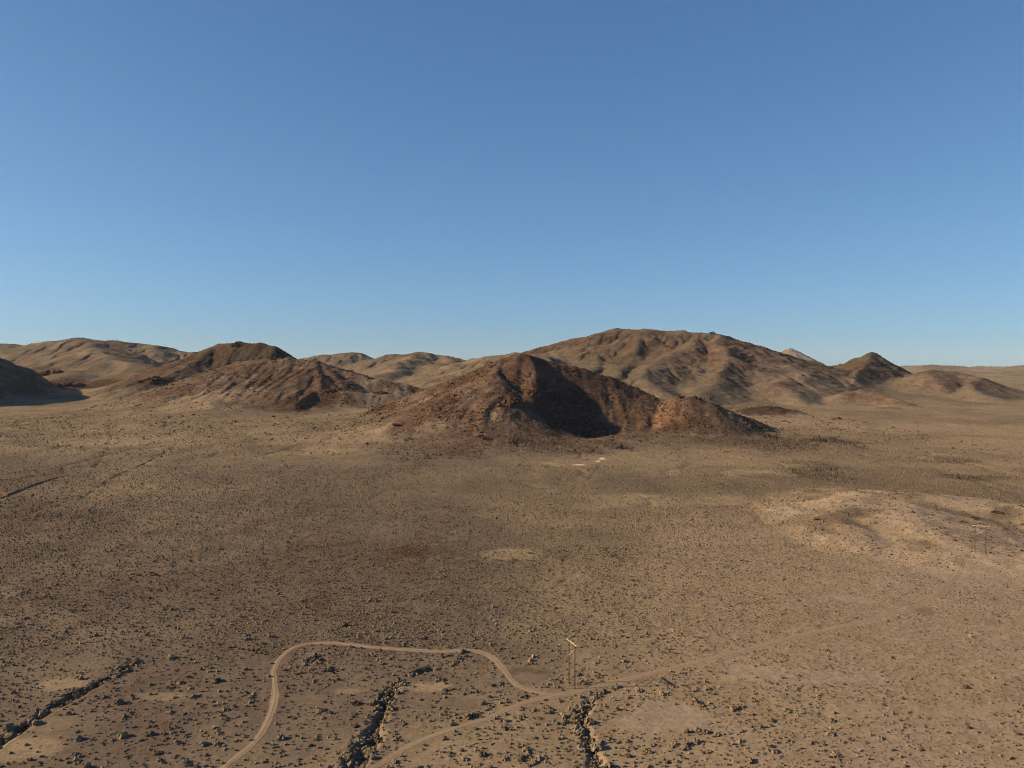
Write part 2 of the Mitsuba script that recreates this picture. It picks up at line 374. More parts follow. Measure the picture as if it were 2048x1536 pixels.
def bilinear(G, x, y):
    u, v = np.clip((x - GX0)/CELL, 0, len(gx) - 1.001), np.clip((y - GY0)/CELL, 0, len(gy) - 1.001)
    i, j = u.astype(int), v.astype(int); u, v = u - i, v - j
    return (G[j, i]*(1 - u) + G[j, i + 1]*u)*(1 - v) + (G[j + 1, i]*(1 - u) + G[j + 1, i + 1]*u)*v
inside = lambda x, y: (x > GX0) & (x < GX1 - CELL) & (y > GY0) & (y < GY1 - CELL)

def run_on(p):
    """the line with both of its ends that leave the picture near the camera carried on for 70 m"""
    p = [np.array(q) for q in p]
    if p[0][1] < 215: p = [p[0] + (p[0] - p[1])/np.linalg.norm(p[0] - p[1])*70] + p
    if p[-1][1] < 215: p = p + [p[-1] + (p[-1] - p[-2])/np.linalg.norm(p[-1] - p[-2])*70]
    return p
GULLY_LINES = [(spline(run_on(p), 6), w, d) for p, w, d in GULLIES]
ROAD_LINES = [(spline(run_on(p), 10), w) for p, w in ROADS]

def surface(x, y):
    """height of the ground, and what it is made of: a dict of masks"""
    x, y = np.asarray(x, float), np.asarray(y, float)
    hr, each = hills(x, y)
    dz = np.where(inside(x, y), bilinear(DZ, x, y), 0.0)
    z = plain(x, y) + hr + dz
    rocky = sum(e**3*HILLS[n][1] for e, n in zip(each, HILLS))/(sum(e**3 for e in each) + 200.0)
    far = sstep(350, 900, y)
    for cx, cy, ax, ay, dp in HOLLOWS:
        z -= dp*np.exp(-((x - cx)/ax)**2 - ((y - cy)/ay)**2)*sstep(3, 25, hr)
    # small relief: rills and rubble on the hills, hummocks on the flat
    z += rocky*sstep(6, 40, hr)*(3.4*fb(x, y, 45, 3, 11) + 2.0*fb(x, y, 13, 2, 12) + 0.8*fb(x, y, 6, 2, 18, True))
    z += sstep(6, 40, hr)*(1 - rocky)*1.3*fb(x, y, 30, 3, 19)
    z += sstep(20, 90, hr)*sstep(1700, 2600, y)*(7.0*fb(x, y, 110, 4, 32) + 3.5*fb(x, y, 45, 3, 33))
    mound = sstep(2, 6, each[list(HILLS).index('low_mound')])
    z += mound*(1.1*fb(x, y, 30, 3, 34, True) + 0.5*fb(x, y, 9, 2, 35))
    z += 0.22*fb(x, y, 26, 3, 13) + 0.10*fb(x, y, 5, 2, 14)
    near = np.full(x.shape, 0.0)                          # how deep in a gully
    for P, w, d in GULLY_LINES:
        wob = 1.0 + 0.35*fb(x, y, 14, 2, 15)
        dist = line_dist(x, y, P, 40) + 1.5*fb(x, y, 9, 2, 16) + 0.9*fb(x, y, 3.2, 2, 31)
        ends = np.hypot(x - P[-1][0], y - P[-1][1])
        t = np.clip(np.abs(dist)/(w*wob*(0.45 + 0.55*sstep(5, 60, ends))), 0, 3)
        dd = d*sstep(-2, 26, ends)*(0.9 + 0.3*fb(x, y, 25, 2, 17))
        cut = 1 - sstep(0.25, 1.15, t)
        z -= dd*cut - 0.05*dd*np.exp(-((t - 1.45)/0.4)**2)
        near = np.maximum(near, cut*np.clip(dd/3, 0, 1))
    return z, dict(hill=hr, each=each, rocky=rocky, gully=near, dz=dz)
# ---------------------------------------------------------------- materials
def colour(fn):
    return {'type': 'diffuse', 'reflectance': proc(fn)}
PALE, GRASS, BROWN, RUST, BASALT_AND_SHADE, SAGE = (0.246, 0.193, 0.150), (0.225, 0.176, 0.118), (0.119, 0.095, 0.075), (0.084, 0.052, 0.037), (0.040, 0.027, 0.022), (0.080, 0.069, 0.047)
def ground_colour(p, n, uv):
    """uv.x: pale soil 0, dry grass .25, brown soil .5, rust .75, basalt and painted shade of the hollow 1; uv.y: how much of it is under brush too small to build, or, below 0, orange scree"""
    fine = mikit.fbm(p.x*0.9, p.y*0.9, p.z*0.5, 3)
    mid = mikit.fbm(p.x*0.07, p.y*0.05, p.z*0.1 + 9, 4)
    rub = mikit.fbm(p.x*0.21 + 3, p.y*0.16, p.z*0.28, 3)
    wide = mikit.fbm(p.x*0.016 + 7, p.y*0.013, p.z*0.02, 3)
    rough = 0.45 + 0.75*pstep(0.45, 0.65, uv.x)
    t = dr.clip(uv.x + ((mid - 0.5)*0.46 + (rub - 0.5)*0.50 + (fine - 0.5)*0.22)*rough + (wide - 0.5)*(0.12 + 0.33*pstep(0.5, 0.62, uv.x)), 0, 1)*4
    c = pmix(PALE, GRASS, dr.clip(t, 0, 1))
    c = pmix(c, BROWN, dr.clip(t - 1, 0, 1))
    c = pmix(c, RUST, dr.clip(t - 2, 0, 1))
    c = pmix(c, BASALT_AND_SHADE, dr.clip(t - 3, 0, 1))
    speck = pstep(0.42, 0.66, mikit.fbm(p.x*0.42 + 5, p.y*0.42, p.z*0.3, 2))
    c = pmix(c, (0.165, 0.092, 0.044), dr.clip(-uv.y*(0.6 + 0.8*(mid - 0.4)), 0, 1))
    c = pmix(c, SAGE, dr.clip(uv.y*(0.35 + 1.0*speck), 0, 1))
    grain = dr.clip(0.22 + 0.6*dr.maximum(uv.y, 0) + pstep(0.45, 0.6, uv.x), 0, 1)
    return c*(0.76 + 0.34*pstep(0.28, 0.72, fine) + 0.75*grain*(pstep(0.30, 0.70, rub) - 0.42))
scene['ground_material'] = colour(ground_colour)
def road_colour(p, n, uv, worn=1.0):
    """uv.x across the road from -1 to 1, uv.y along it in metres"""
    rut = dr.exp(-dr.square((dr.abs(uv.x) - 0.45)/0.16))
    fine = mikit.fbm(p.x*1.3, p.y*1.3, 0, 3)
    long = mikit.fbm(uv.x*1.5, uv.y*0.06, 3, 3)
    c = pmix((0.225, 0.172, 0.122), (0.255, 0.203, 0.150), dr.clip(rut*0.75*pstep(0.30, 0.55, long) + pstep(0.58, 0.72, long)*0.8, 0, 1)*worn)
    c = pmix(c, (0.135, 0.104, 0.066), dr.exp(-dr.square(uv.x/0.16))*pstep(0.4, 0.62, fine)*0.8)
    edge = pstep(0.45, 1.0, dr.abs(uv.x) + (fine - 0.5)*0.9)
    c = pmix(c, (0.175, 0.132, 0.092), edge)
    return c*(0.78 + 0.44*fine)
scene['road_material'] = colour(road_colour)
scene['track_material'] = colour(lambda p, n, uv: road_colour(p, n, uv, 0.85))
scene['brush_material'] = {'type': 'twosided', 'bsdf': {'type': 'diffuse', 'reflectance': {'type': 'mesh_attribute', 'name': 'vertex_color'}}}
scene['rock_material'] = colour(lambda p, n, uv: pmix((0.030, 0.021, 0.017), (0.092, 0.055, 0.037), mikit.fbm(p.x*0.5, p.y*0.5, p.z*0.5, 3))*(0.7 + 0.6*pnoise(p.x*2.3, p.y*2.3, p.z*2.3)))
scene['tailings_material'] = colour(lambda p, n, uv: pmix((0.30, 0.21, 0.14), (0.55, 0.49, 0.42), pstep(0.33, 0.55, mikit.fbm(p.x*0.35, p.y*0.35, 1, 3)*(1.2 - 0.9*uv.x))))
def wood(lo, hi):
    return colour(lambda p, n, uv: pmix(lo, hi, mikit.fbm(p.x*6 + p.y*6, p.z*0.5, 2, 3)))
scene['pole_wood'] = wood((0.050, 0.030, 0.020), (0.095, 0.060, 0.040))
scene['arm_wood'] = wood((0.28, 0.235, 0.17), (0.42, 0.36, 0.27))
scene['porcelain'] = {'type': 'principled', 'base_color': {'type': 'rgb', 'value': (0.16, 0.06, 0.035)}, 'roughness': 0.25}
scene['steel'] = {'type': 'principled', 'base_color': {'type': 'rgb', 'value': (0.35, 0.35, 0.34)}, 'metallic': 0.8, 'roughness': 0.5}

def tag(key, label=None, category=None, group=None, kind=None):
    labels[key] = {k: v for k, v in dict(label=label, category=category, group=group, kind=kind).items() if v}
def shape_of(v, f, material, n=None, uv=None, color=None):
    path = meshkit.write_ply((v, f), False, uv, color, normals=n)
    return {'type': 'ply', 'filename': path, 'face_normals': n is None, 'bsdf': {'type': 'ref', 'id': material}}

# ---------------------------------------------------------------- the ground: one sheet all round, finest where it is seen
half = math.radians(50)
ang = np.concatenate([np.linspace(-half, half, N_COL), np.linspace(half, 2*math.pi - half, 50)[1:-1]])
rad = np.concatenate([[1, 40, 100, 160, 210], np.arange(240, 440, 1.4), np.arange(440, 800, 2.8), np.arange(800, 1020, 3.4), np.arange(1020, 1560, 4.2),
    np.arange(1560, 2500, 7.0), np.arange(2500, 4800, 15.0), np.geomspace(4800, 11500, 56), np.geomspace(12000, 30000, 18)])
A, Rr = np.meshgrid(ang, rad)
X, Y = Rr*np.sin(A), Rr*np.cos(A) - 60.0
shp = X.shape
zz, M = surface(X.ravel(), Y.ravel())
x, y = X.ravel(), Y.ravel()

def far_country(x, y):
    """low tablelands on the right and one sharp peak, beyond the basin"""
    d = np.hypot(x, y)
    table = (62 + 75*fb(x, y, 2300, 3, 41, True) + 26*fb(x, y, 620, 4, 42, True))*sstep(6200, 7600, y + 500*fb(x, y, 1500, 2, 43))*sstep(1500, 4200, x)
    return np.where(y > 5000, np.maximum(table, 0), 0)
zz = zz + far_country(x, y)

V = np.stack([x, y, zz], 1)
ny, nx = shp
ii, jj = np.meshgrid(np.arange(ny - 1), np.arange(nx), indexing='ij')
a, b = ii*nx + jj, ii*nx + (jj + 1) % nx
c, d = a + nx, b + nx
Fq = np.stack([a, b, d, a, d, c], -1).reshape(-1, 3)[:, ::-1]
def vertex_normals(v, f):
    n = np.zeros_like(v); fn = np.cross(v[f[:, 1]] - v[f[:, 0]], v[f[:, 2]] - v[f[:, 0]])
    for k in range(3):
        for m in range(3):
            n[:, m] += np.bincount(f[:, k], weights=fn[:, m], minlength=len(v))
    return n/(np.linalg.norm(n, axis=1, keepdims=True) + 1e-30)
if np.cross(V[Fq[5000, 1]] - V[Fq[5000, 0]], V[Fq[5000, 2]] - V[Fq[5000, 0]])[2] < 0:
    Fq = Fq[:, ::-1]
N = vertex_normals(V, Fq)
steep = 1 - N[:, 2]

def ground_mix(x, y, M, steep):
    """(material axis, brush cover) of the ground"""
    big = fb(x, y, 420, 4, 21); patch = fb(x, y, 60, 4, 22); strk = fb(x*0.5 + y*0.25, y*0.7 - x*0.1, 150, 5, 23)
    u = 0.42 + 0.12*big + 0.12*patch                                  # the flat: brown soil and dry grass
    u -= 0.30*sstep(-60, 160, x)*sstep(700, 420, y)                    # paler soil to the right, with down-sun brightness painted into the tone
    u += 0.05*sstep(0, -300, x)*sstep(1200, 300, y) + 0.07*sstep(310, 380, y)*sstep(620, 480, y)*sstep(160, -40, x)
    u += 0.30*strk*sstep(350, 700, y)
    u -= 0.22*sstep(0.05, 0.35, strk + 0.35*patch)*sstep(600, 1000, y)            # streaks of dry grass on the fans
    u -= 0.12*sstep(600, 1200, y)
    rock = M['rocky']*sstep(4, 30, M['hill'])
    k = sstep(0.03, 0.16, steep)
    r = 0.46 + 0.26*k + 0.12*patch + 0.10*big + 0.16*sstep(0.16, 0.30, steep + 0.05*patch)
    g = 0.34 + 0.10*big + 0.12*patch + 0.35*sstep(0.10, 0.28, steep)       # the softer hills: grass, rock only where steep
    r = r + (0.10*sstep(50, 140, M['hill']) - 0.14*sstep(60, 15, M['hill']))*sstep(1400, 2000, y)
    r += 0.13*sstep(0.70, 0.85, M['rocky']) + 0.07*sstep(1700, 2500, y)
    g += 0.06 + 0.14*sstep(0.1, 0.5, fb(x, y, 90, 4, 36))
    w = sstep(0.30, 0.58, M['rocky'])
    u = u + (r*w + g*(1 - w) - u)*sstep(3, 26, M['hill'])
    u += 0.10*np.clip(-M['dz']/4, -0.5, 1)*sstep(10, 40, M['hill'])
    cover = (0.10 + 0.60*sstep(-0.35, 0.45, fb(x, y, 160, 4, 24) + 0.4*strk))*sstep(950, 1300, y)*(1 - 0.45*sstep(0.05, 0.2, steep))
    for bx, by, rx, ry, s, tone in BARE:
        m = (np.abs(x - bx) < 3*rx) & (np.abs(y - by) < 3*ry)
        q = np.hypot((x[m] - bx)/rx, (y[m] - by)/ry) + 0.85*fb(x[m], y[m], 14, 4, 25)
        u[m] += (tone - u[m])*s*(1 - sstep(0.6, 1.25, q))
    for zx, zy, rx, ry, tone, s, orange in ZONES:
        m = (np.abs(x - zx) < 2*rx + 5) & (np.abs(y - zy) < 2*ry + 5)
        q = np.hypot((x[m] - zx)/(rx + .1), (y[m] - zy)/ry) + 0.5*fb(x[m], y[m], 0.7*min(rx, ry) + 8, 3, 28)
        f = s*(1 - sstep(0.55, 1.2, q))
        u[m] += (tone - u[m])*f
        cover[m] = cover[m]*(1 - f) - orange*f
    for zs, tone, s in ((STRAW, 0.20, 0.75), (BRUSHY, 0.52, 0.5)):
        for zx, zy, rx, ry in zs:
            m = (np.abs(x - zx) < 2*rx + 5) & (np.abs(y - zy) < 2*ry + 5)
            q = np.hypot((x[m] - zx)/rx, (y[m] - zy)/ry) + 1.0*fb(x[m], y[m], 45, 4, 29)
            f = s*(1 - sstep(0.3, 1.2, q))
            u[m] += (tone - u[m])*f
            cover[m] *= 1 - 0.8*f*(tone < 0.3)
    mound = M['each'][list(HILLS).index('low_mound')]
    u -= (u - (0.02 + 0.44*sstep(-0.15, 0.55, fb(x, y, 30, 5, 26))))*sstep(2.0, 6, mound)*0.9
    u += (0.5 - u)*0.6*M['gully']
    return np.clip(u, 0, 1), np.clip(cover, -1, 1)
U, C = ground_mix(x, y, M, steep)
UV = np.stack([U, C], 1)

# each hill is its own piece of the sheet
owner = np.where(M['each'].max(0) > 9.0 + 4*fb(x, y, 60, 2, 27), M['each'].argmax(0) + 1, 0)
owner[(owner == list(HILLS).index('low_mound') + 1) & (M['each'].max(0) < 6)] = 0
owner[y > 5200] = len(HILLS) + 1
fo = owner[Fq[:, 0]]
HILL_LABELS = {'rocky_hill': 'rust brown rocky hill in the middle with a dark shaded hollow on its right side',
    'dark_cliff_hill': 'brown gullied hill left of the central hill with a dark cliff along its foot',
    'shaded_hill': 'hill at the left edge with a dark shaded slope running down to the right',
    'grassy_hill': 'broad rounded tan hill on the left horizon', 'low_hill': 'low tan hills far behind between the two nearer hills',
    'mountain_ridge': 'large brown mountain with ravines, the highest on the skyline', 'cone_hill': 'pointed brown cone hill right of the big mountain',
    'knoll': 'low brown knolls right of the pointed hill', 'low_mound': 'low pale stony mound on the right', 'rock_bench': 'low dark rocky bench on the flat behind the central hill'}
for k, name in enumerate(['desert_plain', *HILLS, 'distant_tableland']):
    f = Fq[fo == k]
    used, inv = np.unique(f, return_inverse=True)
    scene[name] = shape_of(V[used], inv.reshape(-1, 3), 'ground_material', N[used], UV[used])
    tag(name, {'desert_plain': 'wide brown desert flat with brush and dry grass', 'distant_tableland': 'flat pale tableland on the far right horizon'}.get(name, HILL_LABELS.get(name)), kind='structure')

def ground_at(x, y):
    return surface(np.atleast_1d(x), np.atleast_1d(y))[0]

# a sharp far peak
P0, P1 = (6280.0, 16000.0), (6700.0, 16200.0)
qx, qy = np.meshgrid(np.linspace(4900, 8000, 110), np.linspace(14600, 17600, 80))
def peak_h(x, y, c, H, k):
    d = np.hypot((x - c[0]), (y - c[1])*0.8)*(1 + 0.25*fb(np.arctan2(y - c[1], x - c[0])*3 + 9, x*0, 1.0, 2, 45))
    return H*np.maximum(1 - d/(k*H), 0.25*np.exp(-d/(1.2*k*H)))
pz = np.maximum(peak_h(qx, qy, P0, 730, 1.7), peak_h(qx, qy, P1, 540, 1.6)) + 25*fb(qx, qy, 260, 3, 46, True) - 60
i, j = np.meshgrid(np.arange(79), np.arange(109), indexing='ij'); a = i*110 + j
pf = np.stack([a, a + 1, a + 111, a, a + 111, a + 110], -1).reshape(-1, 3)
pv = np.column_stack([qx.ravel(), qy.ravel(), pz.ravel()])
scene['distant_peak'] = shape_of(pv, pf, 'ground_material', vertex_normals(pv, pf), np.column_stack([np.full(len(pv), 0.5), np.zeros(len(pv))]))
tag('distant_peak', 'sharp blue peak far away behind the right shoulder of the mountain', kind='structure')

# ---------------------------------------------------------------- the dirt road and the fainter track that leaves it
def strip(P, w, seed):
    d = np.gradient(P, axis=0); d /= np.linalg.norm(d, axis=1, keepdims=True)
    nrm = np.stack([d[:, 1], -d[:, 0]], 1)
    step = np.concatenate([[0], np.cumsum(np.linalg.norm(np.diff(P, axis=0), axis=1))])
    s = np.arange(0, step[-1], 0.8)
    P, nrm = (np.stack([np.interp(s, step, q[:, k]) for k in (0, 1)], 1) for q in (P, nrm))
    t = np.linspace(-1, 1, 13)
    ww = w*(1 + 0.4*fb(s, s*0 + seed, 24, 3, 51))[:, None]
    jag = 1 + 0.30*fb(np.repeat(s, 2), np.tile([0., 40.], len(s)), 5, 3, 52).reshape(-1, 2)
    off = ww*np.where(t < 0, -np.abs(t)*jag[:, :1], t*jag[:, 1:])
    xy = (P[:, None] + nrm[:, None]*off[..., None]).reshape(-1, 2)
    tt = np.tile(t, len(s))
    z = ground_at(xy[:, 0], xy[:, 1]) + 0.09 - 0.13*np.exp(-((np.abs(tt) - 0.45)/0.16)**2)*0.5 - 0.16*np.abs(tt)**6
    n = len(t); i, j = np.meshgrid(np.arange(len(s) - 1), np.arange(n - 1), indexing='ij'); a = (i*n + j)
    f = np.stack([a, a + 1, a + n + 1, a, a + n + 1, a + n], -1).reshape(-1, 3)
    v = np.column_stack([xy, z])
    if np.cross(v[f[0, 1]] - v[f[0, 0]], v[f[0, 2]] - v[f[0, 0]])[2] < 0: f = f[:, ::-1]
    return v, f, np.column_stack([tt, np.repeat(s, n)])
for (P, w), name, lab in zip(ROAD_LINES, ('dirt_road', 'dirt_track', 'dirt_track_001'), ('pale curving dirt road with two wheel ruts across the flat', 'faint straight dirt track running on from the road to the right', 'faint dirt track leaving the road towards the camera')):
    v, f, uv = strip(P, w, len(name))
    scene[name] = shape_of(v, f, 'road_material' if name == 'dirt_road' else 'track_material', vertex_normals(v, f), uv)
    tag(name, lab, kind='structure')

# ---------------------------------------------------------------- brush
def dome(seg, rings, g):
    """a ragged half-ball of unit radius and height, open below"""
    v, f = [], []
    for r in range(rings):
        e = (r/rings)*0.5*math.pi*0.95
        for k in range(seg):
            a = 2*math.pi*(k + 0.5*(r % 2) + 0.5*(g.random() - .5))/seg; q = 0.58 + 0.84*g.random()
            v.append((math.cos(a)*math.cos(e)*q, math.sin(a)*math.cos(e)*q, math.sin(e)*q if r else -0.25))
    v.append((0.25*(g.random() - .5), 0.25*(g.random() - .5), 0.85 + 0.3*g.random()))
    for r in range(rings - 1):
        for k in range(seg):
            a, b = r*seg + k, r*seg + (k + 1) % seg; f += [(a, b, b + seg), (a, b + seg, a + seg)]
    f += [((rings - 1)*seg + k, (rings - 1)*seg + (k + 1) % seg, len(v) - 1) for k in range(seg)]
    return np.array(v), np.array(f)
def lumps(parts):
    vs, fs, at = [], [], 0
    for (v, f), o, s in parts:
        vs.append(v*s + o); fs.append(f + at); at += len(v)
    return np.vstack(vs), np.vstack(fs)
def bush_mesh(g, n, seg, rings):
    parts = [(dome(seg, rings, g), np.array([0, 0, 0.0]), np.array([0.72, 0.72, 0.9]))]
    for k in range(n):
        a, q = g.random()*6.28, 0.35 + 0.35*g.random(); s = 0.3 + 0.3*g.random()
        parts.append((dome(seg, rings, g), np.array([q*math.cos(a), q*math.sin(a), 0.12*g.random()]), np.array([s, s, s*1.1])))
    return lumps(parts)
gb = np.random.default_rng(21)
DETAILED = [bush_mesh(gb, 6, 8, 3) for _ in range(10)]
NEAR = [bush_mesh(gb, 2, 6, 2) for _ in range(14)]
MID = [bush_mesh(gb, 0, 5, 2) for _ in range(14)]
FAR = [dome(5, 1, gb) for _ in range(10)]

def density(x, y, M, steep_at):
    """share of the spots that carry a bush"""
    big = fb(x, y, 130, 3, 61); clump = fb(x, y, 22, 2, 62)
    d = 0.80 + 0.22*big + 0.22*clump + 0.30*fb(x, y, 6.5, 2, 64)
    edge_y = 305 + 0.10*x + 26*fb(x, y, 90, 2, 63)                     # beyond here the brush closes up
    near = 1 - sstep(edge_y - 15, edge_y + 22, y)
    d *= 1 - near*(0.44 + 0.25*big)
    d *= 1 + 0.25*sstep(10, 120, x)*sstep(420, 300, y)
    for bx, by, rx, ry, s, tone in BARE:
        m = (np.abs(x - bx) < 2.5*rx) & (np.abs(y - by) < 2.5*ry)
        q = np.hypot((x[m] - bx)/rx, (y[m] - by)/ry) + 0.7*fb(x[m], y[m], 14, 3, 25)
        d[m] *= 1 - s*(1 - sstep(0.75, 1.15, q))
    for P, w in ROAD_LINES:
        m = (y < 420)
        d[m] *= sstep(w*1.0, w*1.35, line_dist(x[m], y[m], P, 30))
    mound = M['each'][list(HILLS).index('low_mound')]
    d *= 1 - 0.35*sstep(3, 7, mound)
    d *= 1 - 0.75*sstep(10, 30, M['hill'])*M['rocky']
    d *= (1 - sstep(1000, 1450, y))*(1 - 0.45*sstep(520, 900, y))
    for zs, s in ((STRAW, -0.6), (BRUSHY, 0.8)):
        for zx, zy, rx, ry in zs:
            m = (np.abs(x - zx) < 2*rx) & (np.abs(y - zy) < 2*ry)
            q = np.hypot((x[m] - zx)/rx, (y[m] - zy)/ry) + 0.8*fb(x[m], y[m], 45, 3, 29)
            f = 1 - sstep(0.4, 1.2, q)
            d[m] = d[m]*(1 + s*f) if s < 0 else np.maximum(d[m], s*f*(0.5 + 0.8*fb(x[m], y[m], 18, 2, 30)))
    d *= 1 - 0.35*sstep(0.0, 0.5, fb(x*0.5 + y*0.25, y*0.7 - x*0.1, 150, 5, 23))*sstep(500, 800, y)
    return d + M['gully']*0.9
def scatter(y0, y1, cell, k):
    g = np.random.default_rng(300 + int(y0))
    xs, ys = np.arange(-0.87*y1 - 40, 0.87*y1 + 40, cell), np.arange(y0, y1, cell)
    x, y = (q.ravel() for q in np.meshgrid(xs, ys))
    x = x + cell*0.95*(g.random(x.size) - 0.5); y = y + cell*0.95*(g.random(x.size) - 0.5)
    keep = g.random(x.size) > sstep(0.76*y + 8, 0.86*y + 40, np.abs(x)) + sstep(205, 160, y)
    x, y = x[keep], y[keep]
    z, M = surface(x, y)
    keep = g.random(x.size) < density(x, y, M, None)*k
    return x[keep], y[keep], z[keep], M['gully'][keep], M['each'][:, keep]
bands = [scatter(160, 480, 1.42, 0.95), scatter(480, 820, 1.75, 1.0), scatter(820, 1450, 2.6, 0.9)]
bx, by, bz, bg = (np.concatenate([q[k] for q in bands]) for k in range(4))
# small tufts between the bushes, near the camera only
tuft = scatter(190, 335, 1.25, 0.5)
bx, by, bz, bg = (np.concatenate([a, tuft[k]]) for k, a in enumerate((bx, by, bz, bg)))
n_tuft = len(tuft[0])
# inside the gullies the brush stands thick and tall
gxs, gys = [], []
for P, w, d in GULLY_LINES:
    L = np.linalg.norm(np.diff(P, axis=0), axis=1).sum()
    if P[:, 1].min() < 420:
        n = int(L*w*0.95); s = gb.integers(0, len(P) - 1, n)[:, None]; t = gb.random((n, 1))
        q = P[s[:, 0]]*(1 - t) + P[s[:, 0] + 1]*t
        gxs.append(q[:, 0] + gb.normal(-0.25*w, w*0.62, n)); gys.append(q[:, 1] + gb.normal(0, w*0.25, n))
gx2, gy2 = np.concatenate(gxs), np.concatenate(gys)
gz2, gm = surface(gx2, gy2)
ok = (gy2 > 150) & (gb.random(len(gx2)) < 0.25 + gm['gully'])
for P, w in ROAD_LINES:
    ok &= line_dist(gx2, gy2, P, 30) > w + 1.2
bx, by, bz, bg = np.concatenate([bx, gx2[ok]]), np.concatenate([by, gy2[ok]]), np.concatenate([bz, gz2[ok]]), np.concatenate([bg, np.maximum(gm['gully'][ok], 0.45)])
nb = len(bx)
g = np.random.default_rng(77)
size = np.clip(np.exp(g.normal(math.log(0.46), 0.40, nb)), 0.24, 1.5)        # radius
size *= 1 + 0.12*sstep(320, 240, by) + 0.28*sstep(700, 1000, by)
size *= 1 - 0.30*sstep(10, 160, bx)*sstep(520, 380, by)
size = np.where(bg > 0.3, size*1.5 + 0.15, size)
high = size*(0.70 + 0.5*g.random(nb))*(1 + 0.35*sstep(420, 600, by))
is_tuft = np.zeros(nb, bool); is_tuft[len(bx) - int(ok.sum()) - n_tuft:len(bx) - int(ok.sum())] = True
size = np.where(is_tuft, 0.13 + 0.17*g.random(nb), size)
high = np.where(is_tuft, size*1.1, high)
kind = g.random(nb) + 0.22*fb(bx, by, 70, 2, 71)
PAL = np.array([(0.168, 0.138, 0.103), (0.132, 0.107, 0.073), (0.195, 0.150, 0.096), (0.082, 0.068, 0.048)])
ci = np.where(bg > 0.35, np.where(kind < 0.25, 0, np.where(kind < 0.85, 1, 3)), np.digitize(kind, [0.48, 0.70, 0.93]))
col = PAL[ci]*(0.72 + 0.5*g.random((nb, 1)))*(1 + 0.04*g.normal(size=(nb, 3)))
col *= (0.92 - 0.26*sstep(290, 480, by) + 0.12*sstep(560, 900, by))[:, None]
for zx, zy, rx, ry in BRUSHY:                             # stands of tall dark brush below the hills
    q = 1 - sstep(0.5, 1.3, np.hypot((bx - zx)/rx, (by - zy)/ry) + 0.7*fb(bx, by, 45, 2, 29))
    size *= 1 + 0.4*q; high *= 1 + 0.8*q; col *= (1 - 0.45*q)[:, None]
turn = g.random(nb)*2*math.pi
dist = np.hypot(bx, by)

seen = (np.abs(bx) < 0.715*by) & (by > 214)
rank = np.where(seen, size/dist, 0)
best = np.argsort(-rank)[:300]
single = np.zeros(nb, bool); single[best] = True
def place(sel, variants, mat):
    """the chosen bushes as one list of vertices, faces, colours"""
    vs, fs, cs, at = [], [], [], 0
    which = np.random.default_rng(5).integers(0, len(variants), nb)
    for k, (v, f) in enumerate(variants):
        i = np.nonzero(sel & (which == k))[0]
        if not len(i): continue
        c, s = np.cos(turn[i])[:, None], np.sin(turn[i])[:, None]
        X = np.stack([(v[:, 0]*c - v[:, 1]*s)*size[i, None] + bx[i, None], (v[:, 0]*s + v[:, 1]*c)*size[i, None] + by[i, None], v[:, 2]*high[i, None] + bz[i, None]], -1)
        fs.append((f[None] + (np.arange(len(i))*len(v))[:, None, None] + at).reshape(-1, 3))
        shade = 0.86 + 0.28*np.random.default_rng(k).random((len(i), len(v), 1))
        vs.append(X.reshape(-1, 3)); cs.append((col[i][:, None]*shade).reshape(-1, 3)); at += X.shape[0]*X.shape[1]
    return np.vstack(vs), np.vstack(fs), np.clip(np.vstack(cs), 0, 1)
near, mid = ~single & ~is_tuft & (dist < 330), ~single & ~is_tuft & (dist >= 330) & (dist < 470)
far = ~single & ~is_tuft & (dist >= 470)
for key, sel, var, lab in (('sagebrush_cover', near | mid, None, 'low grey and olive sagebrush dotted over the near flat'), ('distant_brush', far, FAR, 'fine low brush covering the flat up to the hills')):
    if var is None:
        p, q, r = place(near, NEAR, 0), place(mid, MID, 0), place(is_tuft & ~single, FAR, 0)
        v, f, c = np.vstack([p[0], q[0], r[0]]), np.vstack([p[1], q[1] + len(p[0]), r[1] + len(p[0]) + len(q[0])]), np.vstack([p[2], q[2], r[2]])
    else:
        v, f, c = place(sel, var, 0)
    scene[key] = shape_of(v, f, 'brush_material', None, None, c)
    tag(key, lab, 'brush', kind='stuff')

